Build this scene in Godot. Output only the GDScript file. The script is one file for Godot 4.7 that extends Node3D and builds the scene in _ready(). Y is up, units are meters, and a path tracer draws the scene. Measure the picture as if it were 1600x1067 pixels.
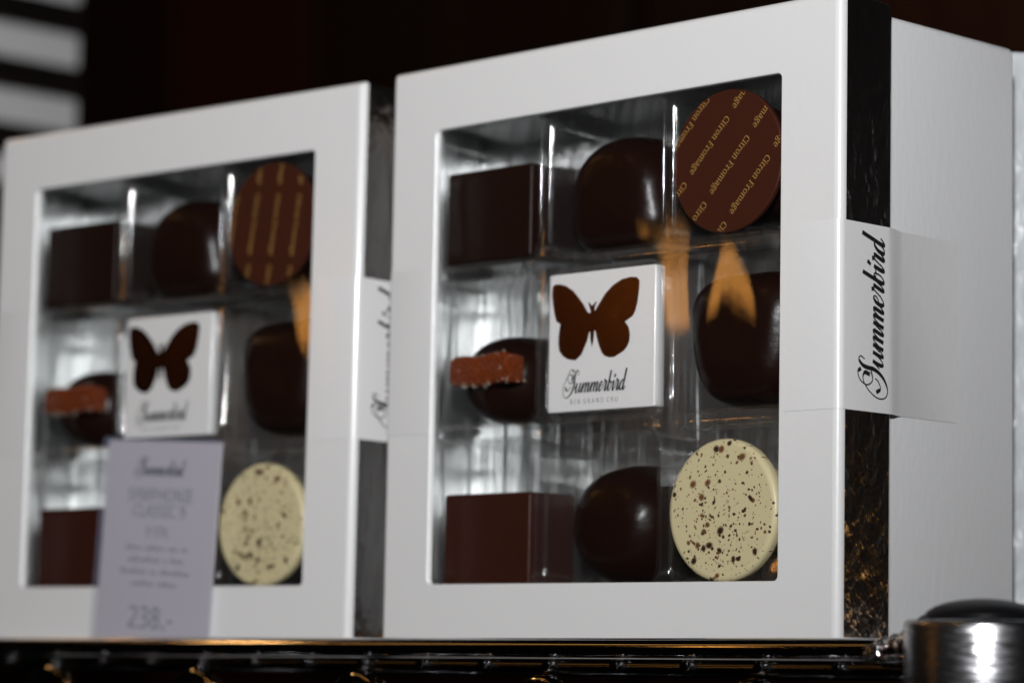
extends Node3D
# Two upright boxes of chocolates on a chrome wire shelf, lit by a flash above the lens. Metres; x runs along the shelf, z towards the viewer.

const S := 0.133            # side of a box lid
const PX := 36.5            # cell pitch across, millimetres
const PY := 36.0
var M := {}
var names := {}
var cache := {}
var rng := RandomNumberGenerator.new()


func _ready() -> void:
	rng.seed = 11
	camera_and_light()
	materials()
	backdrop()
	shelf()
	var right_box := Transform3D(Basis(Vector3.RIGHT, -0.00212), Vector3.ZERO)
	var left_box := Transform3D(Basis(Vector3.UP, 0.06723) * Basis(Vector3.RIGHT, -0.00874), Vector3(-0.14306, 0, 0.00961))
	chocolate_box(right_box, "white windowed chocolate box standing beside the chrome shelf post")
	chocolate_box(left_box, "white windowed chocolate box standing behind the lilac price card")
	fill_box(right_box, "in the box beside the chrome post", 0.0)
	fill_box(left_box, "in the box behind the price card", 0.60)
	price_card(left_box)
	wrapped_box()


# ---------------------------------------------------------------- camera, flash, lamps

func camera_and_light() -> void:
	var cam := Camera3D.new()
	cam.name = "camera"
	var lens := CameraAttributesPhysical.new()
	lens.frustum_focal_length = 12.0 / (533.5 / 4634.05)
	lens.frustum_focus_distance = 0.600
	lens.frustum_near = 0.02
	lens.frustum_far = 30.0
	lens.exposure_aperture = 12.6
	cam.attributes = lens
	cam.transform = Transform3D(Basis.from_euler(Vector3(0.10849, 0.79104, 0.01729)), Vector3(0.50154, -0.00253, 0.45532))
	add_child(cam)
	cam.current = true
	var env := Environment.new()
	env.background_mode = Environment.BG_COLOR
	env.background_color = Color(0.012, 0.010, 0.010)
	env.tonemap_mode = Environment.TONE_MAPPER_LINEAR
	env.tonemap_exposure = 1.0
	env.sdfgi_enabled = true
	env.ssao_enabled = true
	env.ssil_enabled = true
	var we := WorldEnvironment.new()
	we.name = "environment"
	we.environment = env
	add_child(we)
	# the camera's flash, on a bracket above the lens
	var at := Vector3(0.526, 0.191, 0.517)
	var aim := Vector3(-0.44, 0.432, 0.0)
	var flash := SpotLight3D.new()
	flash.name = "flash_beam"
	flash.light_energy = 0.66
	flash.light_color = Color(0.99, 0.995, 1.0)
	flash.light_size = 0.024
	flash.spot_angle = 57.0
	flash.spot_angle_attenuation = 1.0
	flash.spot_range = 6.0
	flash.spot_attenuation = 2.0
	flash.shadow_enabled = true
	add_child(flash)
	flash.look_at_from_position(at, aim)


func mat(called: String, linear: Color, rough: float, metal := 0.0) -> StandardMaterial3D:
	var m := StandardMaterial3D.new()
	m.resource_name = called
	m.albedo_color = linear.linear_to_srgb()
	m.roughness = rough
	m.metallic = metal
	M[called] = m
	return m


func noise_normal(freq: float, octaves: int, strength: float, px := 512, seed_ := 3) -> NoiseTexture2D:
	var n := FastNoiseLite.new()
	n.seed = seed_
	n.noise_type = FastNoiseLite.TYPE_SIMPLEX_SMOOTH
	n.frequency = freq
	n.fractal_octaves = octaves
	var t := NoiseTexture2D.new()
	t.width = px
	t.height = px
	t.seamless = true
	t.as_normal_map = true
	t.bump_strength = strength
	t.noise = n
	return t


func bump(m: StandardMaterial3D, t: Texture2D, scale_: float, tiles_per_metre: Vector3) -> void:
	m.normal_enabled = true
	m.normal_texture = t
	m.normal_scale = scale_
	m.uv1_triplanar = true
	m.uv1_triplanar_sharpness = 8.0
	m.uv1_scale = tiles_per_metre


func streaks() -> ImageTexture:
	# vertical drawing lines of metallised card: relief that changes fast across and slowly along
	var w := 512
	var n := FastNoiseLite.new()
	n.seed = 8
	n.frequency = 0.02
	n.fractal_octaves = 4
	var h := PackedFloat32Array()
	h.resize(w * w)
	for y in w:
		for x in w:
			var f := 0.0
			var wx := absf(x / float(w) * 2.0 - 1.0)
			f = lerpf(n.get_noise_2d(x * 1.6, y * 0.12), n.get_noise_2d((x - w) * 1.6, y * 0.12), smoothstep(0.8, 1.0, wx) * (0.5 if x < w / 2 else 0.5))
			h[y * w + x] = f
	var im := Image.create(w, w, false, Image.FORMAT_RGB8)
	for y in w:
		for x in w:
			var dx := h[y * w + (x + 1) % w] - h[y * w + (x + w - 1) % w]
			var dy := h[((y + 1) % w) * w + x] - h[((y + w - 1) % w) * w + x]
			var v := Vector3(-dx * 4.0, -dy * 4.0, 1.0).normalized()
			im.set_pixel(x, y, Color(v.x * 0.5 + 0.5, v.y * 0.5 + 0.5, v.z * 0.5 + 0.5))
	return ImageTexture.create_from_image(im)


func speckles() -> ImageTexture:
	# cocoa nib crumbs in white chocolate
	var w := 768
	var im := Image.create(w, w, false, Image.FORMAT_RGB8)
	var base := Color(0.62, 0.54, 0.32).linear_to_srgb()
	im.fill(base)
	var r := RandomNumberGenerator.new()
	r.seed = 41
	var n := FastNoiseLite.new()
	n.frequency = 0.09
	n.seed = 5
	for k in 760:
		var c := Vector2(r.randf(), r.randf()) * w
		if k % 4 == 0:
			c = Vector2(0.5, 0.42) * w + Vector2(r.randfn(), r.randfn()) * w * 0.17
		var big := 1.0 if k < 430 else (2.1 if k < 700 else 5.0)
		var a := r.randf_range(1.4, 3.6) * big
		var b := a * r.randf_range(0.5, 1.5)
		var turn := r.randf() * TAU
		var dark := Color(0.03, 0.014, 0.008).linear_to_srgb() if r.randf() < 0.7 else Color(0.14, 0.06, 0.025).linear_to_srgb()
		var reach := int(maxf(a, b)) * 2 + 2
		for j in range(-reach, reach + 1):
			for i in range(-reach, reach + 1):
				var p := Vector2(i, j).rotated(turn)
				var d := Vector2(p.x / a, p.y / b).length() + n.get_noise_2d(c.x + i * 3.0, c.y + j * 3.0) * 0.8
				var x := int(c.x) + i
				var y := int(c.y) + j
				if d < 1.15 and x >= 0 and y >= 0 and x < w and y < w:
					im.set_pixel(x, y, im.get_pixel(x, y).lerp(dark, smoothstep(1.15, 0.75, d)))
	return ImageTexture.create_from_image(im)


func materials() -> void:
	var paper := noise_normal(0.03, 4, 3.0)
	var m := mat("white_paper", Color(0.77, 0.765, 0.765), 0.34)
	m.clearcoat_enabled = true
	m.clearcoat = 1.0
	m.clearcoat_roughness = 0.15
	bump(m, paper, 0.12, Vector3.ONE * 25.0)
	m = mat("white_gloss", Color(0.79, 0.79, 0.80), 0.24)
	bump(m, paper, 0.16, Vector3(30, 12, 30))
	m = mat("wrap_film", Color(0.60, 0.62, 0.64), 0.34)
	m.clearcoat_enabled = true
	m.clearcoat = 1.0
	m.clearcoat_roughness = 0.04
	bump(m, noise_normal(0.012, 3, 6.0, 512, 21), 1.15, Vector3(18, 12, 18))
	m = mat("mirror_foil", Color(0.90, 0.89, 0.88), 0.23, 1.0)
	bump(m, noise_normal(0.014, 4, 5.0, 512, 9), 0.75, Vector3(30, 18, 30))
	m = mat("silver_card", Color(0.60, 0.61, 0.61), 0.40, 1.0)
	bump(m, streaks(), 0.4, Vector3.ONE * 11.0)
	m = mat("butterfly_ink", Color(0.17, 0.088, 0.044), 0.2, 1.0)
	mat("ink", Color(0.012, 0.011, 0.013), 0.45)
	mat("grey_ink", Color(0.16, 0.155, 0.16), 0.5)
	m = mat("clear_plastic", Color(0.9, 0.92, 0.92, 0.002), 0.06)
	m.transparency = BaseMaterial3D.TRANSPARENCY_ALPHA
	bump(m, noise_normal(0.02, 3, 2.0, 512, 17), 0.12, Vector3.ONE * 22.0)
	m = mat("window_film", Color(0.9, 0.92, 0.92, 0.001), 0.02)
	m.transparency = BaseMaterial3D.TRANSPARENCY_ALPHA
	m = mat("clear_sleeve", Color(0.55, 0.62, 0.85, 0.08), 0.05)
	m.transparency = BaseMaterial3D.TRANSPARENCY_ALPHA
	var skin := noise_normal(0.02, 4, 3.0, 512, 31)
	m = mat("dark_chocolate", Color(0.0100, 0.0032, 0.0019), 0.30)
	m.metallic_specular = 0.31
	bump(m, skin, 0.22, Vector3.ONE * 30.0)
	m = mat("block_chocolate", Color(0.0105, 0.0032, 0.0019), 0.42)
	m.metallic_specular = 0.30
	bump(m, skin, 0.3, Vector3.ONE * 30.0)
	m = mat("milk_chocolate", Color(0.036, 0.0090, 0.0052), 0.42)
	m.metallic_specular = 0.30
	bump(m, skin, 0.3, Vector3.ONE * 30.0)
	m = mat("disc_chocolate", Color(0.047, 0.0125, 0.0065), 0.35)
	m.metallic_specular = 0.38
	bump(m, skin, 0.12, Vector3.ONE * 30.0)
	mat("gold_print", Color(0.36, 0.20, 0.055), 0.4)
	m = mat("white_chocolate", Color.WHITE, 0.42)
	m.albedo_texture = speckles()
	m.albedo_color = Color.WHITE
	m = mat("candied_peel", Color(0.15, 0.027, 0.0045), 0.14)
	m.subsurf_scatter_enabled = true
	m.subsurf_scatter_strength = 0.25
	m.heightmap_enabled = false
	bump(m, noise_normal(0.05, 4, 8.0, 256, 23), 0.8, Vector3.ONE * 60.0)
	m = mat("sugar", Color(0.85, 0.70, 0.56, 0.13), 0.1)
	m.transparency = BaseMaterial3D.TRANSPARENCY_ALPHA
	m = mat("chrome", Color(0.66, 0.66, 0.67), 0.07, 1.0)
	m = mat("brushed_chrome", Color(0.47, 0.47, 0.49), 0.27, 1.0)
	bump(m, noise_normal(0.02, 3, 4.0, 256, 12), 0.35, Vector3(16, 150, 16))
	m = mat("black_plastic", Color(0.006, 0.006, 0.007), 0.40)
	m.metallic_specular = 0.26
	bump(m, skin, 0.15, Vector3.ONE * 60.0)
	m = mat("card_stock", Color(0.54, 0.495, 0.52), 0.55)
	bump(m, paper, 0.08, Vector3.ONE * 25.0)
	m = mat("dark_wood", Color(0.018, 0.006, 0.005), 0.5)
	bump(m, noise_normal(0.02, 4, 5.0, 256, 14), 0.4, Vector3(6, 0.7, 6))
	m = mat("red_wood", Color(0.045, 0.008, 0.006), 0.5)
	bump(m, noise_normal(0.02, 4, 5.0, 256, 14), 0.4, Vector3(6, 0.7, 6))
	m = mat("counter_wood", Color(0.03, 0.014, 0.009), 0.5)
	m = mat("amber_glow", Color(0.3, 0.14, 0.04), 0.5)
	m.emission_enabled = true
	m.emission = Color(1.0, 0.40, 0.075).linear_to_srgb()
	m.emission_energy_multiplier = 6.0
	m = mat("dim_amber_glow", Color(0.3, 0.14, 0.04), 0.5)
	m.emission_enabled = true
	m.emission = Color(1.0, 0.50, 0.13).linear_to_srgb()
	m.emission_energy_multiplier = 0.55
	bump(mat("weld_metal", Color(0.62, 0.61, 0.60), 0.1, 1.0), noise_normal(0.03, 3, 8.0, 256, 40), 1.6, Vector3.ONE * 55.0)
	mat("dark_steel", Color(0.16, 0.16, 0.165), 0.16, 1.0)
	m = mat("bulb_glow", Color(0.5, 0.35, 0.2), 0.5)
	m.emission_enabled = true
	m.emission = Color(1.0, 0.52, 0.17).linear_to_srgb()
	m.emission_energy_multiplier = 30.0
	m = mat("flash_glow", Color(0.8, 0.8, 0.8), 0.4)
	m.emission_enabled = true
	m.emission = Color(1.0, 0.985, 0.965)
	m.emission_energy_multiplier = 6.0


# ---------------------------------------------------------------- nodes and shapes

func numbered(called: String) -> String:
	var k: int = names.get(called, 0)
	names[called] = k + 1
	return called if k == 0 else "%s_%03d" % [called, k]


func thing(called: String, label: String, category: String, where := Transform3D.IDENTITY, group := "") -> Node3D:
	var o := Node3D.new()
	o.name = numbered(called)
	o.transform = where
	o.set_meta("label", label)
	o.set_meta("category", category)
	if group:
		o.set_meta("group", group)
	add_child(o)
	return o


func part(called: String, mesh: Mesh, material: String, parent: Node, at := Transform3D.IDENTITY) -> MeshInstance3D:
	var o := MeshInstance3D.new()
	o.name = called
	o.mesh = mesh
	o.material_override = M[material]
	o.transform = at
	parent.add_child(o, true)
	return o


func begin() -> SurfaceTool:
	var st := SurfaceTool.new()
	st.begin(Mesh.PRIMITIVE_TRIANGLES)
	return st


func done(st: SurfaceTool) -> ArrayMesh:
	st.generate_normals()
	return st.commit()


func tri(st: SurfaceTool, a: Vector3, b: Vector3, c: Vector3) -> void:
	for p in [a, b, c]:
		st.set_uv(Vector2(p.x, p.y))
		st.add_vertex(p)


func rr(cx: float, cy: float, hw: float, hh: float, r: float, z: float, n := 5) -> PackedVector3Array:
	# rounded rectangle in the xy plane, counter-clockwise seen from +z
	var out := PackedVector3Array()
	r = minf(r, minf(hw, hh))
	for q in 4:
		var sx := 1.0 if q == 0 or q == 3 else -1.0
		var sy := 1.0 if q < 2 else -1.0
		for k in n + 1:
			var a := PI / 2 * (q + k / float(n))
			out.append(Vector3(cx + sx * (hw - r) + cos(a) * r, cy + sy * (hh - r) + sin(a) * r, z))
	return out


func band(st: SurfaceTool, a: PackedVector3Array, b: PackedVector3Array, group := 1) -> void:
	st.set_smooth_group(group)
	var n := a.size()
	for k in n:
		var j := (k + 1) % n
		tri(st, a[k], b[k], a[j])
		tri(st, a[j], b[k], b[j])


func cap(st: SurfaceTool, a: PackedVector3Array, front: bool, group := 9) -> void:
	st.set_smooth_group(group)
	var c := Vector3.ZERO
	for p in a:
		c += p
	c /= a.size()
	for k in a.size():
		var j := (k + 1) % a.size()
		if front:
			tri(st, c, a[j], a[k])
		else:
			tri(st, c, a[k], a[j])


func lofted(st: SurfaceTool, loops: Array, group := 1) -> void:
	for k in loops.size() - 1:
		band(st, loops[k], loops[k + 1], group)


func prism(st: SurfaceTool, cx: float, cy: float, hw: float, hh: float, r: float, z0: float, z1: float, bev: float, n := 5) -> void:
	# solid with rounded corners and rounded front and back edges; z1 is the front
	var loops := []
	for k in 5:
		var a := PI / 2 * k / 4.0
		loops.append(rr(cx, cy, hw - bev * (1 - sin(a)), hh - bev * (1 - sin(a)), maxf(r - bev * (1 - sin(a)), 0.00005), z0 + bev * (1 - cos(a)), n))
	for k in 5:
		var a := PI / 2 * k / 4.0
		loops.append(rr(cx, cy, hw - bev * (1 - cos(a)), hh - bev * (1 - cos(a)), maxf(r - bev * (1 - cos(a)), 0.00005), z1 - bev * (1 - sin(a)), n))
	lofted(st, loops, 1)
	cap(st, loops[0], false, 2)
	cap(st, loops[-1], true, 3)


func dome(cx: float, cy: float, rx: float, ry: float, z0: float, z1: float, side: float, plan: float, taper := 0.0, seed_ := 1, foot := 0.0) -> ArrayMesh:
	# moulded praline: a superellipse in plan and in profile, with the slight unevenness of an enrobed sweet
	var n := FastNoiseLite.new()
	n.seed = seed_
	n.frequency = 60.0
	var st := begin()
	var loops := []
	for k in 23:
		var a := PI / 2 * minf(k / 22.0, 0.99)
		var f := pow(cos(a), 2.0 / side)
		var z := z0 + (z1 - z0) * pow(sin(a), 2.0 / side)
		var loop := PackedVector3Array()
		for i in 48:
			var t := TAU * i / 48.0
			var c := cos(t)
			var s := sin(t)
			var e := plan if s > 0.0 or foot == 0.0 else foot      # some sweets are squarer at the lower end
			var x := signf(c) * pow(absf(c), 2.0 / e)
			var y := signf(s) * pow(absf(s), 2.0 / e)
			var p := Vector3(cx + rx * f * x * (1.0 + taper * y), cy + ry * f * y, z)
			var w := 1.0 + 0.035 * n.get_noise_3dv(p)
			loop.append(Vector3(cx + (p.x - cx) * w, cy + (p.y - cy) * w, z0 + (z - z0) * (1.0 + 0.02 * n.get_noise_3dv(p * 1.7))))
		loops.append(loop)
	lofted(st, loops, 1)
	cap(st, loops[-1], true, 1)
	cap(st, loops[0], false, 2)
	return done(st)


func lathe(profile: Array, n := 48) -> ArrayMesh:
	# profile of [radius, height] turned about +y, from the bottom up
	var st := begin()
	for k in profile.size() - 1:
		st.set_smooth_group(1)
		for i in n:
			var a := TAU * i / n
			var b := TAU * (i + 1) / n
			var p := [Vector3(cos(a), 0, sin(a)), Vector3(cos(b), 0, sin(b))]
			var up := Vector3.UP
			var q0: Vector3 = p[0] * profile[k][0] + up * profile[k][1]
			var q1: Vector3 = p[1] * profile[k][0] + up * profile[k][1]
			var q2: Vector3 = p[0] * profile[k + 1][0] + up * profile[k + 1][1]
			var q3: Vector3 = p[1] * profile[k + 1][0] + up * profile[k + 1][1]
			if profile[k][0] > 1e-7:
				tri(st, q0, q1, q2)
			if profile[k + 1][0] > 1e-7:
				tri(st, q1, q3, q2)
	return done(st)


func tube(st: SurfaceTool, pts: PackedVector3Array, radii: Variant, n := 14) -> void:
	var loops := []
	var side := Vector3.ZERO
	for k in pts.size():
		var d := (pts[mini(k + 1, pts.size() - 1)] - pts[maxi(k - 1, 0)]).normalized()
		if side == Vector3.ZERO:
			side = d.cross(Vector3.UP if absf(d.y) < 0.9 else Vector3.RIGHT).normalized()
		side = (side - d * side.dot(d)).normalized()
		var up := d.cross(side)
		var r: float = radii if radii is float else radii[k]
		var loop := PackedVector3Array()
		for i in n:
			var a := TAU * i / n
			loop.append(pts[k] + (side * cos(a) + up * sin(a)) * r)
		loops.append(loop)
	lofted(st, loops, 1)
	cap(st, loops[0], false, 2)
	cap(st, loops[-1], true, 3)


func spline(raw: Array, steps := 8) -> PackedVector2Array:
	var out := PackedVector2Array()
	for k in raw.size() - 1:
		var a: Vector2 = raw[maxi(k - 1, 0)]
		var b: Vector2 = raw[k]
		var c: Vector2 = raw[k + 1]
		var d: Vector2 = raw[mini(k + 2, raw.size() - 1)]
		for i in steps:
			out.append(b.cubic_interpolate(c, a, d, i / float(steps)))
	out.append(raw[-1])
	return out


# ---------------------------------------------------------------- lettering

func pen(st: SurfaceTool, raw: Array, thin: float, thick: float, slant: float, lift: float) -> void:
	# a pointed-pen stroke: hairline on the way up, swelling on the way down
	var pts := spline(raw)
	for k in pts.size():
		pts[k].x += pts[k].y * slant
	var left := PackedVector3Array()
	var right := PackedVector3Array()
	var total := pts.size()
	for k in total:
		var d := (pts[mini(k + 1, total - 1)] - pts[maxi(k - 1, 0)]).normalized()
		var w := thin + (thick - thin) * pow(clampf(-d.y, 0.0, 1.0), 1.5)
		var o := Vector2(-d.y, d.x) * w * 0.5
		var z := lift + 0.012 * k / total
		left.append(Vector3(pts[k].x + o.x, pts[k].y + o.y, z))
		right.append(Vector3(pts[k].x - o.x, pts[k].y - o.y, z))
	for k in total - 1:
		tri(st, left[k], left[k + 1], right[k])
		tri(st, right[k], left[k + 1], right[k + 1])


func script_word() -> ArrayMesh:
	# the name in slanted copperplate script; x-height 1, baseline 0
	if cache.has("script"):
		return cache.script
	var st := begin()
	st.set_smooth_group(-1)
	var v := func(a: Array) -> Array:
		var out := []
		for k in range(0, a.size(), 2):
			out.append(Vector2(a[k], a[k + 1]))
		return out
	var glyphs := {
		"u": [1.0, [-0.12, 0.35, 0.12, 1.0], [0.14, 1.0, 0.12, 0.3, 0.26, 0.0, 0.5, 0.3, 0.66, 0.95], [0.68, 1.0, 0.66, 0.3, 0.78, 0.0, 1.0, 0.4]],
		"m": [1.34, [-0.1, 0.35, 0.1, 0.95], [0.14, 1.0, 0.14, 0.5, 0.13, 0.0], [0.14, 0.2, 0.38, 0.88, 0.52, 0.98, 0.6, 0.8, 0.58, 0.0], [0.59, 0.2, 0.82, 0.88, 0.95, 0.98, 1.03, 0.8, 1.0, 0.25, 1.1, 0.0, 1.32, 0.4]],
		"e": [0.64, [-0.04, 0.4, 0.3, 0.55, 0.44, 0.82, 0.3, 1.0, 0.1, 0.75, 0.07, 0.3, 0.26, 0.0, 0.62, 0.38]],
		"r": [0.66, [-0.06, 0.35, 0.12, 0.95, 0.14, 1.15], [0.1, 1.2, 0.2, 0.98, 0.38, 0.98, 0.38, 0.7, 0.34, 0.2, 0.44, 0.0, 0.64, 0.38]],
		"b": [0.74, [-0.05, 0.35, 0.2, 1.25], [0.16, 2.05, 0.14, 1.0, 0.13, 0.25, 0.3, 0.0, 0.52, 0.35, 0.5, 0.85, 0.34, 0.98, 0.22, 0.8], [0.5, 0.85, 0.58, 0.78, 0.76, 0.85]],
		"i": [0.46, [-0.02, 0.8, 0.14, 1.0], [0.16, 1.0, 0.13, 0.3, 0.24, 0.0, 0.46, 0.4], [0.08, 1.62, 0.2, 1.52, 0.1, 1.32]],
		"d": [0.95, [0.56, 0.85, 0.36, 1.0, 0.1, 0.62, 0.1, 0.12, 0.3, 0.02, 0.5, 0.35, 0.6, 0.85], [0.62, 2.15, 0.6, 1.1, 0.58, 0.3, 0.7, 0.0, 0.92, 0.38]],
		"S": [0.52, [0.5, 1.75, 0.55, 2.15, 0.3, 2.3, 0.08, 1.95, 0.1, 1.45, 0.2, 0.9, 0.14, 0.35, -0.12, -0.15, -0.62, -0.45, -1.15, -0.2, -1.4, 0.55, -1.2, 1.4, -0.75, 1.9, -0.3, 1.75, -0.25, 1.25], [0.02, 1.15, -0.5, 1.0, -0.95, 1.5, -0.9, 2.15, -0.5, 2.4, -0.18, 2.1], [-1.1, 0.65, -0.75, 0.25, -0.4, 0.45, -0.3, 0.75]],
	}
	var x := 0.0
	var lift := 0.0
	for letter in "Summerbird":
		var g: Array = glyphs[letter]
		for k in range(1, g.size()):
			var raw: Array = v.call(g[k])
			for i in raw.size():
				raw[i].x += x
			pen(st, raw, 0.085, 0.25 if letter != "S" else 0.27, 0.28, lift)
			lift += 0.016
		x += g[0]
	cache.script = done(st)
	return cache.script


func text(words: String, serif: bool, width: float, bold := false) -> ArrayMesh:
	# flat lettering, centred, scaled to a width in metres
	var f := SystemFont.new()
	f.font_names = PackedStringArray(["Droid Serif" if serif else "Droid Sans"])
	f.font_weight = 700 if bold else 400
	var t := TextMesh.new()
	t.font = f
	t.text = words
	t.font_size = 64
	t.pixel_size = 0.01
	t.depth = 0.0
	var s := t.surface_get_arrays(0)
	var pts: PackedVector3Array = s[Mesh.ARRAY_VERTEX]
	var idx: PackedInt32Array = s[Mesh.ARRAY_INDEX]
	var lo := Vector3.INF
	var hi := -Vector3.INF
	for p in pts:
		lo = lo.min(p)
		hi = hi.max(p)
	var k := width / (hi.x - lo.x)
	var mid := (lo + hi) / 2.0
	var st := begin()
	st.set_smooth_group(-1)
	for i in range(0, idx.size(), 3):
		tri(st, (pts[idx[i]] - mid) * k, (pts[idx[i + 1]] - mid) * k, (pts[idx[i + 2]] - mid) * k)
	return done(st)


func disc_print(radius: float) -> ArrayMesh:
	# lines of «Citron Fromage» printed across the disc and cut off at its rim
	var word := text("Citron Fromage", true, 0.0148)
	var s := word.surface_get_arrays(0)
	var pts: PackedVector3Array = s[Mesh.ARRAY_VERTEX]
	var rim := PackedVector2Array()
	for k in 64:
		rim.append(Vector2.from_angle(TAU * k / 64.0) * radius)
	var turn := deg_to_rad(-132.4)
	var along := Vector2.from_angle(turn)
	var up := along.orthogonal() * -1.0
	if Vector2(0.738, -0.674).dot(up) < 0.0:
		up = -up
	var st := begin()
	st.set_smooth_group(-1)
	for line in range(-3, 4):
		for rep in range(-2, 3):
			var c := Vector2(0.00075, -0.0009) + up * (line * 0.0073) + along * (rep * 0.01724 - line * 0.0003)
			if c.length() > radius + 0.0085:
				continue
			for i in range(0, pts.size(), 3):
				var t := PackedVector2Array()
				var inside := true
				for j in 3:
					var p := pts[i + j]
					var q := c + along * p.x + up * p.y
					t.append(q)
					inside = inside and q.length() < radius
				if inside:
					tri(st, Vector3(t[0].x, t[0].y, 0), Vector3(t[1].x, t[1].y, 0), Vector3(t[2].x, t[2].y, 0))
				else:
					for poly in Geometry2D.intersect_polygons(t, rim):
						for j in range(1, poly.size() - 1):
							tri(st, Vector3(poly[0].x, poly[0].y, 0), Vector3(poly[j + 1].x, poly[j + 1].y, 0), Vector3(poly[j].x, poly[j].y, 0))
	return done(st)


# ---------------------------------------------------------------- the boxes

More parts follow.
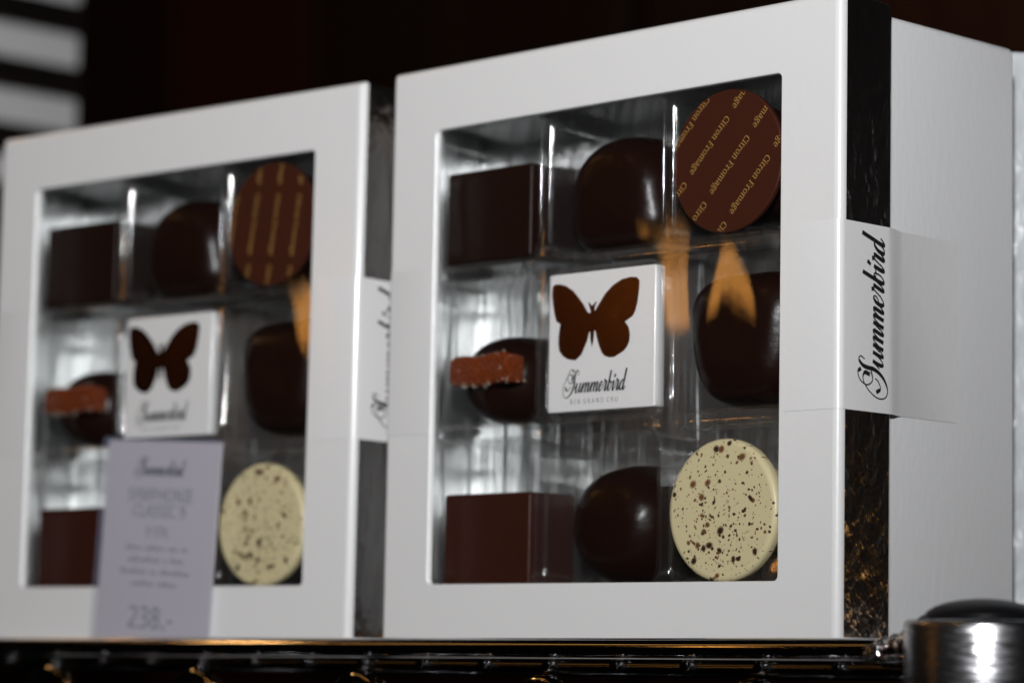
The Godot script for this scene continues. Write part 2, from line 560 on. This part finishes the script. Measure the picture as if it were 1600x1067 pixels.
func box_meshes() -> Dictionary:
	if cache.has("box"):
		return cache.box
	var d := {}
	var h := S / 2
	var win := Vector2(0.0511, 0.0515)      # half the window
	var st := begin()
	var loops := [rr(h, h, h, h, 0.0009, -0.0019)]
	for k in 6:
		var a := PI / 2 * k / 5.0
		var i := 0.0016 * (1 - cos(a))
		loops.append(rr(h, h, h - i, h - i, 0.0009, -0.0016 * (1 - sin(a))))
	lofted(st, loops, 1)
	var o := rr(h - 0.0002, h, win.x + 0.00025, win.y + 0.00025, 0.0013, 0.0)
	var o1 := rr(h - 0.0002, h, win.x + 0.00008, win.y + 0.00008, 0.0012, -0.0001)
	var o2 := rr(h - 0.0002, h, win.x, win.y, 0.0012, -0.0003)
	var o3 := rr(h - 0.0002, h, win.x, win.y, 0.0012, -0.0014)
	band(st, loops[-1], o, 2)
	lofted(st, [o, o1, o2, o3], 3)
	band(st, o3, rr(h, h, h - 0.001, h - 0.001, 0.0009, -0.0014), 4)
	band(st, rr(h, h, h - 0.001, h - 0.001, 0.0009, -0.0014), loops[0], 5)
	d.front = done(st)

	st = begin()
	var f := h - 0.00012
	var inner := f - 0.0010
	lofted(st, [rr(h, h, f, f, 0.001, -0.00195), rr(h, h, f, f, 0.001, -0.0156)], 1)
	lofted(st, [rr(h, h, f, f, 0.001, -0.0156), rr(h, h, f + 0.0001, f + 0.0001, 0.001, -0.0160), rr(h, h, f - 0.0001, f - 0.0001, 0.001, -0.0164), rr(h, h, f - 0.0005, f - 0.0005, 0.001, -0.0165), rr(h, h, inner, inner, 0.001, -0.0163)], 2)
	lofted(st, [rr(h, h, inner, inner, 0.001, -0.0163), rr(h, h, inner, inner, 0.001, -0.00195)], 3)
	band(st, rr(h, h, inner, inner, 0.001, -0.00195), rr(h, h, f, f, 0.001, -0.00195), 4)
	d.foil = done(st)

	st = begin()
	var b := h - 0.0018
	var w := b - 0.0012
	var back := -0.0612
	lofted(st, [rr(h, h, w, w, 0.0015, -0.030), rr(h, h, w, w, 0.0015, -0.0120)], 2)
	band(st, rr(h, h, w, w, 0.0015, -0.0120), rr(h, h, b, b, 0.0018, -0.0120), 3)
	var outer := [rr(h, h, b, b, 0.0018, -0.0120)]
	for k in 6:
		var a := PI / 2 * k / 5.0
		outer.append(rr(h, h, b - 0.0012 * (1 - cos(a)), b - 0.0012 * (1 - cos(a)), 0.0018, back + 0.0012 * (1 - sin(a))))
	lofted(st, outer, 1)
	cap(st, outer[-1], false, 4)
	cap(st, rr(h, h, w, w, 0.0015, -0.030), true, 5)
	d.base = done(st)

	st = begin()
	var q := w - 0.0005
	lofted(st, [rr(h, h, q, q, 0.001, -0.0275), rr(h, h, q, q, 0.001, -0.0030)], 2)
	band(st, rr(h, h, q, q, 0.001, -0.0030), rr(h, h, q - 0.0005, q - 0.0005, 0.001, -0.0030), 3)
	lofted(st, [rr(h, h, q - 0.0005, q - 0.0005, 0.001, -0.0030), rr(h, h, q - 0.0005, q - 0.0005, 0.001, -0.0262)], 4)
	cap(st, rr(h, h, q - 0.0005, q - 0.0005, 0.001, -0.0262), true, 5)
	cap(st, rr(h, h, q, q, 0.001, -0.0275), false, 6)
	d.silver = done(st)

	# clear film glued behind the window, never quite flat
	var wave := FastNoiseLite.new()
	wave.seed = 77
	wave.frequency = 1.0
	wave.fractal_octaves = 2
	st = begin()
	st.set_smooth_group(1)
	var cells := 44
	var film := func(i: int, j: int) -> Vector3:
		var x := h + 0.0535 * (i * 2.0 / cells - 1.0)
		var y := h + 0.0538 * (j * 2.0 / cells - 1.0)
		return Vector3(x, y, -0.00166 + 0.00022 * wave.get_noise_2d(x * 30.0, y * 15.0))
	for j in cells:
		for i in cells:
			tri(st, film.call(i, j), film.call(i, j + 1), film.call(i + 1, j))
			tri(st, film.call(i + 1, j), film.call(i, j + 1), film.call(i + 1, j + 1))
	d.film = done(st)

	# thermoformed tray: nine cells with rounded rims, sloping walls and rounded floors
	st = begin()
	for cell in 18:
		for col: int in [cell % 3]:
			var row := (cell / 3) % 3
			var skin := 0.00035 if cell > 8 else 0.0      # the sheet has an inner and an outer skin
			var cx := h + (col - 1) * PX * 0.001
			var cy := h + (row - 1) * PY * 0.001
			var hw := PX * 0.0005
			var hh := PY * 0.0005
			var top := -0.0019 - skin
			var deep := 0.0026 if row == 1 and col == 1 else 0.0202      # the middle cell is a shallow seat for the card
			var ring := [rr(cx, cy, hw, hh, 0.00002, top - 0.0002, 8), rr(cx, cy, hw - 0.0006, hh - 0.0006, 0.0035, top, 8)]
			for k in 6:
				var a := PI / 2 * (k + 1) / 6.0
				var i := 0.0006 + (0.0011 - skin) * sin(a)
				ring.append(rr(cx, cy, hw - i, hh - i, 0.0040, top - (0.0011 - skin) * (1 - cos(a)), 8))
			for k in 4:
				var i := 0.0017 - skin + deep * 0.06 * (k + 1) / 4.0
				ring.append(rr(cx, cy, hw - i, hh - i, 0.0044, top - 0.0012 - (deep - 0.0012) * (k + 1) / 4.0, 8))
			var turn := minf(0.0025, deep * 0.45)
			for k in 5:
				var a := PI / 2 * (k + 1) / 5.0
				var i := 0.0017 - skin + deep * 0.06 + turn * (1 - cos(a))
				ring.append(rr(cx, cy, hw - i, hh - i, 0.0044, top - deep - turn * sin(a), 8))
			lofted(st, ring, 1)
			cap(st, ring[-1], true, 1)
			if skin == 0.0:      # stiffening bead pressed round each cell
				var bead := rr(cx, cy, hw - 0.0017, hh - 0.0017, 0.0042, -0.0026, 8)
				bead.append(bead[0])
				tube(st, bead, 0.00055, 10)
	d.tray = done(st)

	# the seal runs from the window over the edge and the foil, and steps down onto the base
	var path := PackedVector2Array()
	var t := 0.00012
	path.append(Vector2(0.1189, t))
	for k in 7:
		var a := PI / 2 * k / 6.0
		path.append(Vector2(S - 0.0016 + (0.0016 + t) * sin(a), -0.0016 + (0.0016 + t) * cos(a)))
	path.append(Vector2(S + t, -0.0150))
	path.append(Vector2(S + t + 0.00005, -0.0164))
	path.append(Vector2(S - 0.0003, -0.0180))
	path.append(Vector2(S - 0.0012, -0.0203))
	path.append(Vector2(S - 0.0018 + t, -0.0222))
	path.append(Vector2(S - 0.0018 + t, -0.0405))
	for side in [1, -1]:
		st = begin()
		st.set_smooth_group(1)
		var y0 := 0.0488
		var y1 := 0.0866
		for k in path.size() - 1:
			var a := Vector3(path[k].x, y0, path[k].y)
			var b1 := Vector3(path[k + 1].x, y0, path[k + 1].y)
			if side < 0:
				a.x = S - a.x
				b1.x = S - b1.x
			var n := Vector3.UP * (y1 - y0)
			if side > 0:
				tri(st, a, a + n, b1)
				tri(st, b1, a + n, b1 + n)
			else:
				tri(st, a, b1, a + n)
				tri(st, b1, b1 + n, a + n)
		d["seal" if side > 0 else "seal_left"] = done(st)
	cache.box = d
	return d


func chocolate_box(where: Transform3D, label: String) -> void:
	var d := box_meshes()
	var o := thing("chocolate_box", label, "box", where, "windowed chocolate boxes on the wire shelf")
	var lid := part("lid", d.front, "white_paper", o)
	lid.set_meta("label", "white card lid with a square window")
	part("foil_rim", d.foil, "mirror_foil", lid).set_meta("label", "mirror silver foil side of the lid")
	part("base", d.base, "white_gloss", o)
	part("silver_liner", d.silver, "silver_card", o)
	part("window_film", d.film, "window_film", lid)
	part("clear_tray", d.tray, "clear_plastic", o)
	var seal := part("seal_label", d.seal, "white_paper", o)
	var k := 0.00335
	part("lettering", script_word(), "ink", seal, Transform3D(Basis(Vector3(0, k, 0), Vector3(0, 0, k), Vector3(0.0006, 0, 0)), Vector3(S + 0.00016, 0.0559, -0.0137)))
	part("seal_label", d.seal_left, "white_paper", o)


const WING_RIGHT := [63.3, 72.6, 64.1, 72.9, 65.2, 74.9, 66.9, 76.9, 69.1, 78.5, 71.7, 79.6, 74.3, 79.9, 76.1, 79.7, 76.9, 78.9, 76.8, 77.0, 76.4, 74.4, 75.8, 72.6, 75.1, 71.5, 73.8, 71.0, 72.3, 71.1, 71.4, 71.3, 72.8, 70.4, 73.9, 69.2, 74.3, 67.7, 74.0, 66.6, 74.15, 66.1, 73.6, 65.7, 73.5, 65.0, 72.7, 64.7, 72.6, 64.2, 71.5, 64.2, 71.3, 63.6, 70.1, 63.5, 69.7, 63.0, 68.5, 63.0, 67.0, 63.4, 66.1, 64.2, 65.2, 65.9, 64.6, 67.5, 64.2, 68.9, 63.3, 69.6]
const WING_LEFT := [63.1, 69.6, 62.3, 68.8, 61.8, 67.1, 60.9, 65.5, 60.1, 64.1, 59.0, 63.4, 58.4, 63.0, 57.4, 63.1, 56.8, 63.5, 55.8, 63.4, 55.3, 63.9, 54.4, 64.2, 54.1, 64.9, 53.4, 65.3, 53.1, 66.8, 53.1, 68.6, 53.6, 69.9, 54.5, 70.8, 55.2, 71.3, 53.6, 71.2, 52.4, 71.8, 51.8, 73.3, 51.3, 75.3, 50.9, 77.7, 51.0, 79.5, 51.8, 80.0, 53.4, 79.9, 55.2, 79.4, 57.3, 78.2, 59.1, 76.5, 60.5, 75.0, 61.7, 73.3, 63.1, 72.6]
const INSECT_BODY := [63.2, 65.6, 63.65, 67.0, 63.9, 69.5, 64.0, 72.0, 63.75, 73.4, 63.85, 74.2, 64.5, 75.3, 64.3, 75.4, 63.4, 74.5, 63.0, 74.5, 62.1, 75.4, 61.9, 75.3, 62.5, 74.2, 62.65, 73.4, 62.4, 72.0, 62.5, 69.5, 62.75, 67.0]


func butterfly() -> ArrayMesh:
	var st := begin()
	st.set_smooth_group(-1)
	var lift := 0.0
	for outline: Array in [WING_RIGHT, WING_LEFT, INSECT_BODY]:
		var poly := PackedVector2Array()
		for k in range(0, outline.size(), 2):
			poly.append(Vector2(outline[k], outline[k + 1]) * 0.001)
		var idx := Geometry2D.triangulate_polygon(poly)
		for i in range(0, idx.size(), 3):
			var a := poly[idx[i]]
			var b := poly[idx[i + 1]]
			var c := poly[idx[i + 2]]
			if (b - a).cross(c - a) > 0.0:
				var s := b
				b = c
				c = s
			tri(st, Vector3(a.x, a.y, lift), Vector3(b.x, b.y, lift), Vector3(c.x, c.y, lift))
		lift += 0.000012
	return done(st)


func sweets() -> Dictionary:
	if cache.has("sweets"):
		return cache.sweets
	var d := {}
	var st := begin()
	prism(st, 0.0265, 0.0983, 0.0136, 0.0106, 0.0008, -0.0205, -0.0060, 0.0007)
	d.block = done(st)
	st = begin()
	prism(st, 0.0277, 0.0247, 0.0137, 0.0107, 0.0008, -0.0205, -0.0060, 0.0007)
	d.milk = done(st)
	d.bell = dome(0.0652, 0.0994, 0.0147, 0.0131, -0.0222, -0.0032, 4.0, 2.1, -0.05, 3, 4.0)
	d.round = dome(0.0650, 0.0276, 0.0142, 0.0134, -0.0222, -0.0036, 3.0, 2.1, 0.0, 6)
	d.pillow = dome(0.1012, 0.0654, 0.0144, 0.0142, -0.0222, -0.0032, 4.2, 3.4, 0.12, 9)
	d.small = dome(0.0263, 0.0612, 0.0120, 0.0103, -0.0222, -0.0062, 3.2, 2.2, 0.0, 12)
	# thin printed disc on a chocolate shell
	st = begin()
	var loops := []
	for q in [[0.0112, -0.0222], [0.0128, -0.0120], [0.0136, -0.0040], [0.0130, -0.0037]]:
		loops.append(rr(0.1009, 0.1020, q[0], q[0], q[0], q[1], 12))
	lofted(st, loops, 1)
	cap(st, loops[0], false, 2)
	d.shell = done(st)
	st = begin()
	prism(st, 0.1009, 0.1020, 0.0151, 0.0151, 0.0151, -0.0037, -0.0023, 0.0004, 16)
	d.disc = done(st)
	# speckled disc, its uv measured from its own centre
	st = begin()
	prism(st, 0.0, 0.0, 0.0148, 0.0148, 0.0148, -0.0056, -0.0023, 0.0012, 16)
	d.white = scaled_uv(done(st), 0.0148)
	st = begin()
	loops = []
	for q in [[0.0088, -0.0222], [0.0098, -0.0140], [0.0104, -0.0054]]:
		loops.append(rr(0.0, 0.0, q[0], q[0], q[0], q[1], 12))
	lofted(st, loops, 1)
	cap(st, loops[0], false, 2)
	d.white_foot = scaled_uv(done(st), 0.0148)
	d.print = disc_print(0.0147)
	# sugared strip of candied peel
	var n := FastNoiseLite.new()
	n.seed = 4
	n.frequency = 260.0
	loops = []
	for k in 13:
		var x := 0.0180 + 0.0192 * k / 12.0
		var e := 0.90 if k == 0 or k == 12 else (0.98 if k == 1 or k == 11 else 1.0)
		var loop := PackedVector3Array()
		for i in 16:
			var a := TAU * i / 16.0
			var c := signf(cos(a)) * pow(absf(cos(a)), 0.32)
			var s := signf(sin(a)) * pow(absf(sin(a)), 0.32)
			var p := Vector3(x, 0.0628 + 0.0034 * e * s, -0.0050 + 0.0024 * e * c)
			loop.append(p + Vector3(0, s, c) * 0.0006 * n.get_noise_3dv(p) + Vector3(0, 0.0002 * sin(k * 0.8), 0))
		loops.append(loop)
	st = begin()
	lofted(st, loops, 1)
	cap(st, loops[0], false, 2)
	cap(st, loops[-1], true, 3)
	d.peel = done(st)
	st = begin()
	st.set_smooth_group(-1)
	for k in 70:
		var loop: PackedVector3Array = loops[rng.randi_range(0, 12)]
		var p := loop[rng.randi_range(0, 15)] + Vector3(rng.randf_range(-0.0008, 0.0008), rng.randf_range(-0.0002, 0.0002), rng.randf_range(-0.0001, 0.0002))
		var g := rng.randf_range(0.0002, 0.00055) * (2.0 if k % 13 == 0 else 1.0)
		var q := Basis.from_euler(Vector3(rng.randf(), rng.randf(), rng.randf()) * TAU)
		var c := [q.x * g, q.y * g, -q.x * g, -q.y * g]
		for i in 4:
			tri(st, p + q.z * g, p + c[(i + 1) % 4], p + c[i])
			tri(st, p - q.z * g, p + c[i], p + c[(i + 1) % 4])
	d.sugar = done(st)
	st = begin()
	prism(st, 0.0658, 0.0670, 0.01575, 0.0151, 0.0005, -0.0053, -0.0022, 0.0003)
	d.card = done(st)
	d.butterfly = butterfly()
	cache.sweets = d
	return d


func scaled_uv(mesh: ArrayMesh, r: float) -> ArrayMesh:
	var a := mesh.surface_get_arrays(0)
	var uv: PackedVector2Array = a[Mesh.ARRAY_TEX_UV]
	for k in uv.size():
		uv[k] = uv[k] / (2.2 * r) + Vector2(0.5, 0.5)
	a[Mesh.ARRAY_TEX_UV] = uv
	var out := ArrayMesh.new()
	out.add_surface_from_arrays(Mesh.PRIMITIVE_TRIANGLES, a)
	return out


func fill_box(where: Transform3D, place: String, disc_turn: float) -> void:
	var d := sweets()
	var one := func(called: String, words: String, category: String, mesh: Mesh, material: String, piece: String) -> Node3D:
		var o: Node3D = thing(called, words + " " + place, category, where, words.get_slice(",", 0) + "s")
		part(piece, mesh, material, o)
		return o
	one.call("dark_chocolate_block", "nearly black rectangular chocolate block", "chocolate", d.block, "block_chocolate", "body")
	one.call("dark_chocolate_bell", "smooth dark chocolate dome beside the printed disc", "chocolate", d.bell, "dark_chocolate", "body")
	var t: Node3D = one.call("printed_chocolate", "brown round chocolate disc with diagonal gold lettering", "chocolate", d.shell, "dark_chocolate", "shell")
	var disc := part("disc", d.disc, "disc_chocolate", t)
	part("gold_lettering", d.print, "gold_print", disc, Transform3D(Basis(Vector3.BACK, disc_turn), Vector3(0.1009, 0.1020, -0.00227)))
	t = one.call("peel_chocolate", "small dark chocolate topped with sugared orange peel", "chocolate", d.small, "dark_chocolate", "body")
	var peel := part("candied_peel", d.peel, "candied_peel", t)
	part("sugar_grain", d.sugar, "sugar", peel).set_meta("kind", "stuff")
	t = one.call("butterfly_card", "white card box printed with a dark brown butterfly", "card box", d.card, "white_paper", "carton")
	part("butterfly_print", d.butterfly, "butterfly_ink", t, Transform3D(Basis(), Vector3(0, 0, -0.00217)))
	var k := 0.00193
	part("lettering", script_word(), "ink", t, Transform3D(Basis(Vector3(k, 0, 0), Vector3(0, k * 1.1, 0), Vector3(0, 0, 0.0006)), Vector3(0.0572, 0.0559, -0.00217)))
	part("small_lettering", text("B I N  G R A N D  C R U", false, 0.0140), "grey_ink", t, Transform3D(Basis(), Vector3(0.0640, 0.0540, -0.00217)))
	one.call("pillow_chocolate", "plump dark pillow shaped chocolate beside the butterfly card", "chocolate", d.pillow, "dark_chocolate", "body")
	one.call("milk_chocolate_block", "reddish brown milk chocolate block", "chocolate", d.milk, "milk_chocolate", "body")
	one.call("round_chocolate", "round dark chocolate dome beside the speckled disc", "chocolate", d.round, "dark_chocolate", "body")
	t = thing("speckled_chocolate", "cream white chocolate disc speckled with dark crumbs " + place, "chocolate", where * Transform3D(Basis(), Vector3(0.1004, 0.0296, 0)), "cream white chocolate discs speckled with dark crumbs")
	part("disc", d.white, "white_chocolate", t)
	part("foot", d.white_foot, "white_chocolate", t)


# ---------------------------------------------------------------- price card and the box behind

func price_card(box: Transform3D) -> void:
	var o := thing("price_card", "lilac grey price card in a clear sleeve leaning on the left chocolate box", "price card", box * Transform3D(Basis(Vector3.BACK, -0.055), Vector3(0.0668, 0.0, 0.0009)))
	var st := begin()
	prism(st, 0, 0.0252, 0.0206, 0.0252, 0.0004, 0.0, 0.0005, 0.00015)
	part("card", done(st), "card_stock", o)
	st = begin()
	prism(st, 0, 0.0256, 0.0217, 0.0256, 0.0006, 0.0009, 0.0013, 0.00015)
	part("clear_sleeve", done(st), "clear_sleeve", o)
	var z := 0.00056
	var k := 0.00185
	part("lettering", script_word(), "ink", o, Transform3D(Basis(Vector3(k, 0, 0), Vector3(0, k, 0), Vector3(0, 0, 0.0006)), Vector3(-0.0075, 0.0420, z)))
	part("lettering", text("SYMPHONIE", false, 0.0235), "grey_ink", o, Transform3D(Basis(), Vector3(0, 0.0372, z)))
	part("lettering", text("CLASSIC 9", false, 0.0190), "grey_ink", o, Transform3D(Basis(), Vector3(0, 0.0333, z)))
	part("small_lettering", text("9 STK.", false, 0.0085), "grey_ink", o, Transform3D(Basis(), Vector3(0, 0.0282, z)))
	# four lines of print too small to read
	st = begin()
	var y := 0.0236
	for words in [[5, 6, 3, 2], [10, 1, 4], [8, 2, 9], [7, 6]]:
		var total := -1
		for w in words:
			total += w + 1
		var x := -total * 0.0006
		for w in words:
			for c in w:
				var hgt := 0.0009 if (c * 7 + w) % 4 else 0.0014
				prism(st, x + 0.0004, y + hgt / 2, 0.00028, hgt / 2, 0.0001, z - 0.0001, z + 0.00001, 0.000004)
				x += 0.0012
			x += 0.0012
		y -= 0.0029
	part("small_print", done(st), "grey_ink", o).set_meta("kind", "stuff")
	part("price_lettering", text("238.-", false, 0.0160), "grey_ink", o, Transform3D(Basis(), Vector3(-0.0005, 0.0072, z)))


func wrapped_box() -> void:
	var turn := 0.84
	var o := thing("film_wrapped_box", "glossy white film wrapped box standing behind the chrome post", "box", Transform3D(Basis(Vector3.UP, turn), Vector3(0.1180, 0.0, -0.0745)))
	var st := begin()
	prism(st, 0.03, 0.0672, 0.033, 0.0672, 0.001, -0.05, 0.0, 0.0012)
	part("wrap", done(st), "wrap_film", o)


# ---------------------------------------------------------------- shelf and background

func rail_y(x: float) -> float:
	return 0.00075 + 0.0057 * x


func shelf() -> void:
	var o := thing("wire_shelf", "chrome wire shelf carrying the chocolate boxes", "shelf")
	var rz := 0.0115
	var post := Vector3(0.1767, 0, rz)
	var st := begin()
	tube(st, PackedVector3Array([Vector3(-0.68, rail_y(-0.68), rz), Vector3(-0.1, rail_y(-0.1), rz), Vector3(0.1, rail_y(0.1), rz), Vector3(0.166, rail_y(0.166), rz)]), 0.0021, 24)
	part("front_rail", done(st), "chrome", o)
	st = begin()
	var pts := PackedVector3Array()
	var radii := []
	for k in 25:
		var t := k / 24.0
		var x := 0.1500 + 0.0145 * t
		pts.append(Vector3(x, rail_y(x) - 0.0006 + 0.0012 * t * t, rz))
		radii.append(0.0020 + 0.0007 * smoothstep(0.0, 0.2, t) + 0.00025 * sin(t * 31.0) + 0.0032 * t * t * t)
	tube(st, pts, radii, 24)
	part("weld", done(st), "weld_metal", o)
	st = begin()
	tube(st, PackedVector3Array([Vector3(-0.68, rail_y(-0.68) - 0.0040, 0.0098), Vector3(-0.1, rail_y(-0.1) - 0.0040, 0.0098), Vector3(0.1, rail_y(0.1) - 0.0040, 0.0098), Vector3(0.166, rail_y(0.166) - 0.0040, 0.0098)]), 0.0020, 20)
	part("lower_rod", done(st), "dark_steel", o)
	# wires under the boxes; each dips below the front rail and ends just in front of it
	st = begin()
	var wire := PackedVector3Array()
	for z in [-0.42, -0.1, -0.03, -0.004, 0.0]:
		wire.append(Vector3(0, -0.0014, z))
	for k in 5:
		var t := (k + 1) / 5.0
		wire.append(Vector3(0, -0.0014 - 0.0010 * smoothstep(0.0, 1.0, t), 0.0085 * t))
	wire.append(Vector3(0, -0.0024, 0.0128))
	wire.append(Vector3(0, -0.0024, 0.0134))
	var rr_ := []
	for k in wire.size():
		rr_.append(0.0014)
	rr_[-1] = 0.0011
	tube(st, wire, rr_, 14)
	var wire_mesh := done(st)
	for k in range(-30, 14):
		var x := -0.0883 + 0.0193 * k
		part("cross_wire", wire_mesh, "chrome", o, Transform3D(Basis(), Vector3(x, minf(0.0, rail_y(x) - 0.0013), 0)))
	# the sinuous wire of the front truss
	st = begin()
	pts = PackedVector3Array()
	for k in 300:
		var x := -0.66 + 0.815 * k / 299.0
		var c := cos((x - 0.0070) / 0.0578 * TAU)
		pts.append(Vector3(x, -0.0180 + 0.0122 * signf(c) * pow(absf(c), 0.8), rz + 0.0005))
	tube(st, pts, 0.0017, 14)
	part("snake_wire", done(st), "chrome", o)
	st = begin()
	tube(st, PackedVector3Array([Vector3(-0.68, -0.0345, rz), Vector3(0.166, -0.0320, rz)]), 0.0024, 16)
	part("lower_rail", done(st), "chrome", o)
	part("corner_collar", lathe([[0.0118, -0.036], [0.0140, -0.0362], [0.0147, -0.0355], [0.0147, 0.0058], [0.0145, 0.0064], [0.0140, 0.0068], [0.0128, 0.0069], [0.0116, 0.0068], [0.0113, 0.0060], [0.0113, -0.036], [0.0118, -0.036]], 64), "brushed_chrome", o, Transform3D(Basis(), post))
	var p := thing("shelf_post", "chrome shelf post with a domed black plastic cap", "post", Transform3D(Basis(), post))
	part("pole", lathe([[0.0, -0.30], [0.0110, -0.30], [0.0110, 0.0068], [0.0, 0.0068]], 40), "brushed_chrome", p)
	part("cap", lathe([[0.0, 0.0069], [0.0107, 0.0069], [0.0110, 0.0072], [0.0110, 0.0078], [0.0104, 0.0085], [0.0090, 0.0094], [0.0070, 0.0101], [0.0045, 0.0106], [0.0020, 0.01085], [0.0, 0.0109]], 48), "black_plastic", p)


func backdrop() -> void:
	# boards of the dark wall far behind
	var wall := thing("board_wall", "dark red brown wall of upright boards far behind the boxes", "wall")
	var st := begin()
	prism(st, 0.0, 0.45, 0.098, 1.0, 0.004, -0.03, 0.0, 0.004)
	var board := done(st)
	for k in 36:
		part("board", board, "red_wood" if (k * 5) % 7 < 2 else "dark_wood", wall, Transform3D(Basis(), Vector3(-3.6 + 0.2 * k, 0, -1.25 - 0.006 * ((k * 3) % 4))))
	# flat boxes with foil lids piled on a dark plinth behind the left box
	var c := thing("display_plinth", "dark wooden plinth behind the left chocolate box", "plinth")
	st = begin()
	prism(st, -0.58, 0.0935, 0.085, 0.0935, 0.003, -0.295, -0.12, 0.003)
	part("body", done(st), "counter_wood", c)
	st = begin()
	prism(st, -0.58, 0.1882, 0.087, 0.0010, 0.0008, -0.297, -0.118, 0.0008)
	part("top_board", done(st), "counter_wood", c)
	var where := ["lowest", "second lowest", "second highest", "topmost"]
	for k in 4:
		var o := thing("flat_box", "flat white box with a dark foil lid, %s of the blurred pile" % where[k], "box", Transform3D(Basis(), Vector3(-0.505, 0.1893 + 0.0276 * k, -0.280)), "flat boxes piled behind")
		st = begin()
		prism(st, -0.075, 0.0067, 0.0745, 0.0067, 0.0006, 0.0, 0.15, 0.0008)
		part("body", done(st), "white_gloss", o)
		st = begin()
		prism(st, -0.075, 0.0205, 0.0755, 0.0069, 0.0006, -0.001, 0.151, 0.0008)
		part("lid", done(st), "mirror_foil", o)
	# lamps of the shop, behind the viewer and out of the picture: they show only as warm reflections
	hanging_lamp(Vector3(-1.560, 0.410, 1.860), 0.036, 0.036, "short amber glass lamp hanging out of the picture behind the viewer")
	hanging_lamp(Vector3(-1.80, 1.15, 1.66), 0.36, 0.09, "long amber glass lamp hanging high out of the picture behind the viewer")
	hanging_lamp(Vector3(1.16, -0.40, -1.02), 0.24, 0.10, "wide amber glass lamp hanging low behind the shelf to the right, out of the picture")
	bare_bulb(Vector3(-1.65, 1.10, 0.75), "clear warm halogen bulb hanging low to the left, out of the picture")
	bare_bulb(Vector3(-0.45, 1.85, 1.75), "clear warm halogen bulb hanging high above the viewer, out of the picture")
	# the flash head itself
	var head := thing("flash_head", "white rectangular flash head above the camera, out of the picture", "flash", Transform3D(Basis(Vector3.UP, 0.80), Vector3(0.526, 0.191, 0.517)))
	st = begin()
	prism(st, 0, 0, 0.034, 0.022, 0.004, 0.0165, 0.06, 0.002)
	part("housing", done(st), "black_plastic", head)
	st = begin()
	prism(st, 0, 0, 0.028, 0.016, 0.002, 0.0150, 0.0164, 0.0004)
	part("flash_lamp_window", done(st), "flash_glow", head)


func hanging_lamp(at: Vector3, half: float, tall: float, label: String) -> void:
	var lamp := thing("amber_lamp", label, "lamp", Transform3D(Basis(Vector3.UP, atan2(-at.x, -at.z)), at))
	var st := begin()
	prism(st, 0, 0, half, tall, minf(0.018, tall), -0.03, 0.03, 0.012)
	part("glass_shade", done(st), "amber_glow" if half < 0.2 else "dim_amber_glow", lamp)
	st = begin()
	prism(st, 0, tall + 0.005, half + 0.01, 0.0045, 0.003, -0.034, 0.034, 0.002)
	part("top_plate", done(st), "brushed_chrome", lamp)
	st = begin()
	tube(st, PackedVector3Array([Vector3(0, tall, 0), Vector3(0, 0.7, 0), Vector3(0, 1.4, 0)]), 0.003, 8)
	part("cable", done(st), "black_plastic", lamp)
	var glow := AreaLight3D.new()
	glow.name = "amber_light"
	glow.area_size = Vector2(2.0 * half, 2.0 * tall)
	glow.light_energy = 0.002
	glow.light_color = Color(1.0, 0.50, 0.13).linear_to_srgb()
	glow.area_range = 8.0
	glow.shadow_enabled = true
	add_child(glow, true)
	glow.look_at_from_position(at + (Vector3(0, at.y, 0) - at).normalized() * 0.075, Vector3(0, 0.1, 0))


func bare_bulb(at: Vector3, label: String) -> void:
	var lamp := thing("halogen_bulb", label, "lamp", Transform3D(Basis(), at))
	part("bulb_glass", lathe([[0.0, -0.040], [0.020, -0.035], [0.034, -0.018], [0.038, 0.0], [0.034, 0.020], [0.022, 0.040], [0.014, 0.055], [0.0, 0.055]], 24), "bulb_glow", lamp)
	part("socket", lathe([[0.0, 0.0552], [0.016, 0.0552], [0.016, 0.09], [0.006, 0.1], [0.0, 0.1]], 20), "black_plastic", lamp)
	var st := begin()
	tube(st, PackedVector3Array([Vector3(0, 0.1, 0), Vector3(0, 0.5, 0), Vector3(0, 1.0, 0)]), 0.003, 8)
	part("cable", done(st), "black_plastic", lamp)
	var glow := OmniLight3D.new()
	glow.name = "bulb_light"
	glow.light_energy = 0.01
	glow.light_size = 0.03
	glow.light_color = Color(1.0, 0.52, 0.17).linear_to_srgb()
	glow.omni_range = 8.0
	glow.omni_attenuation = 2.0
	glow.shadow_enabled = true
	add_child(glow, true)
	glow.position = at
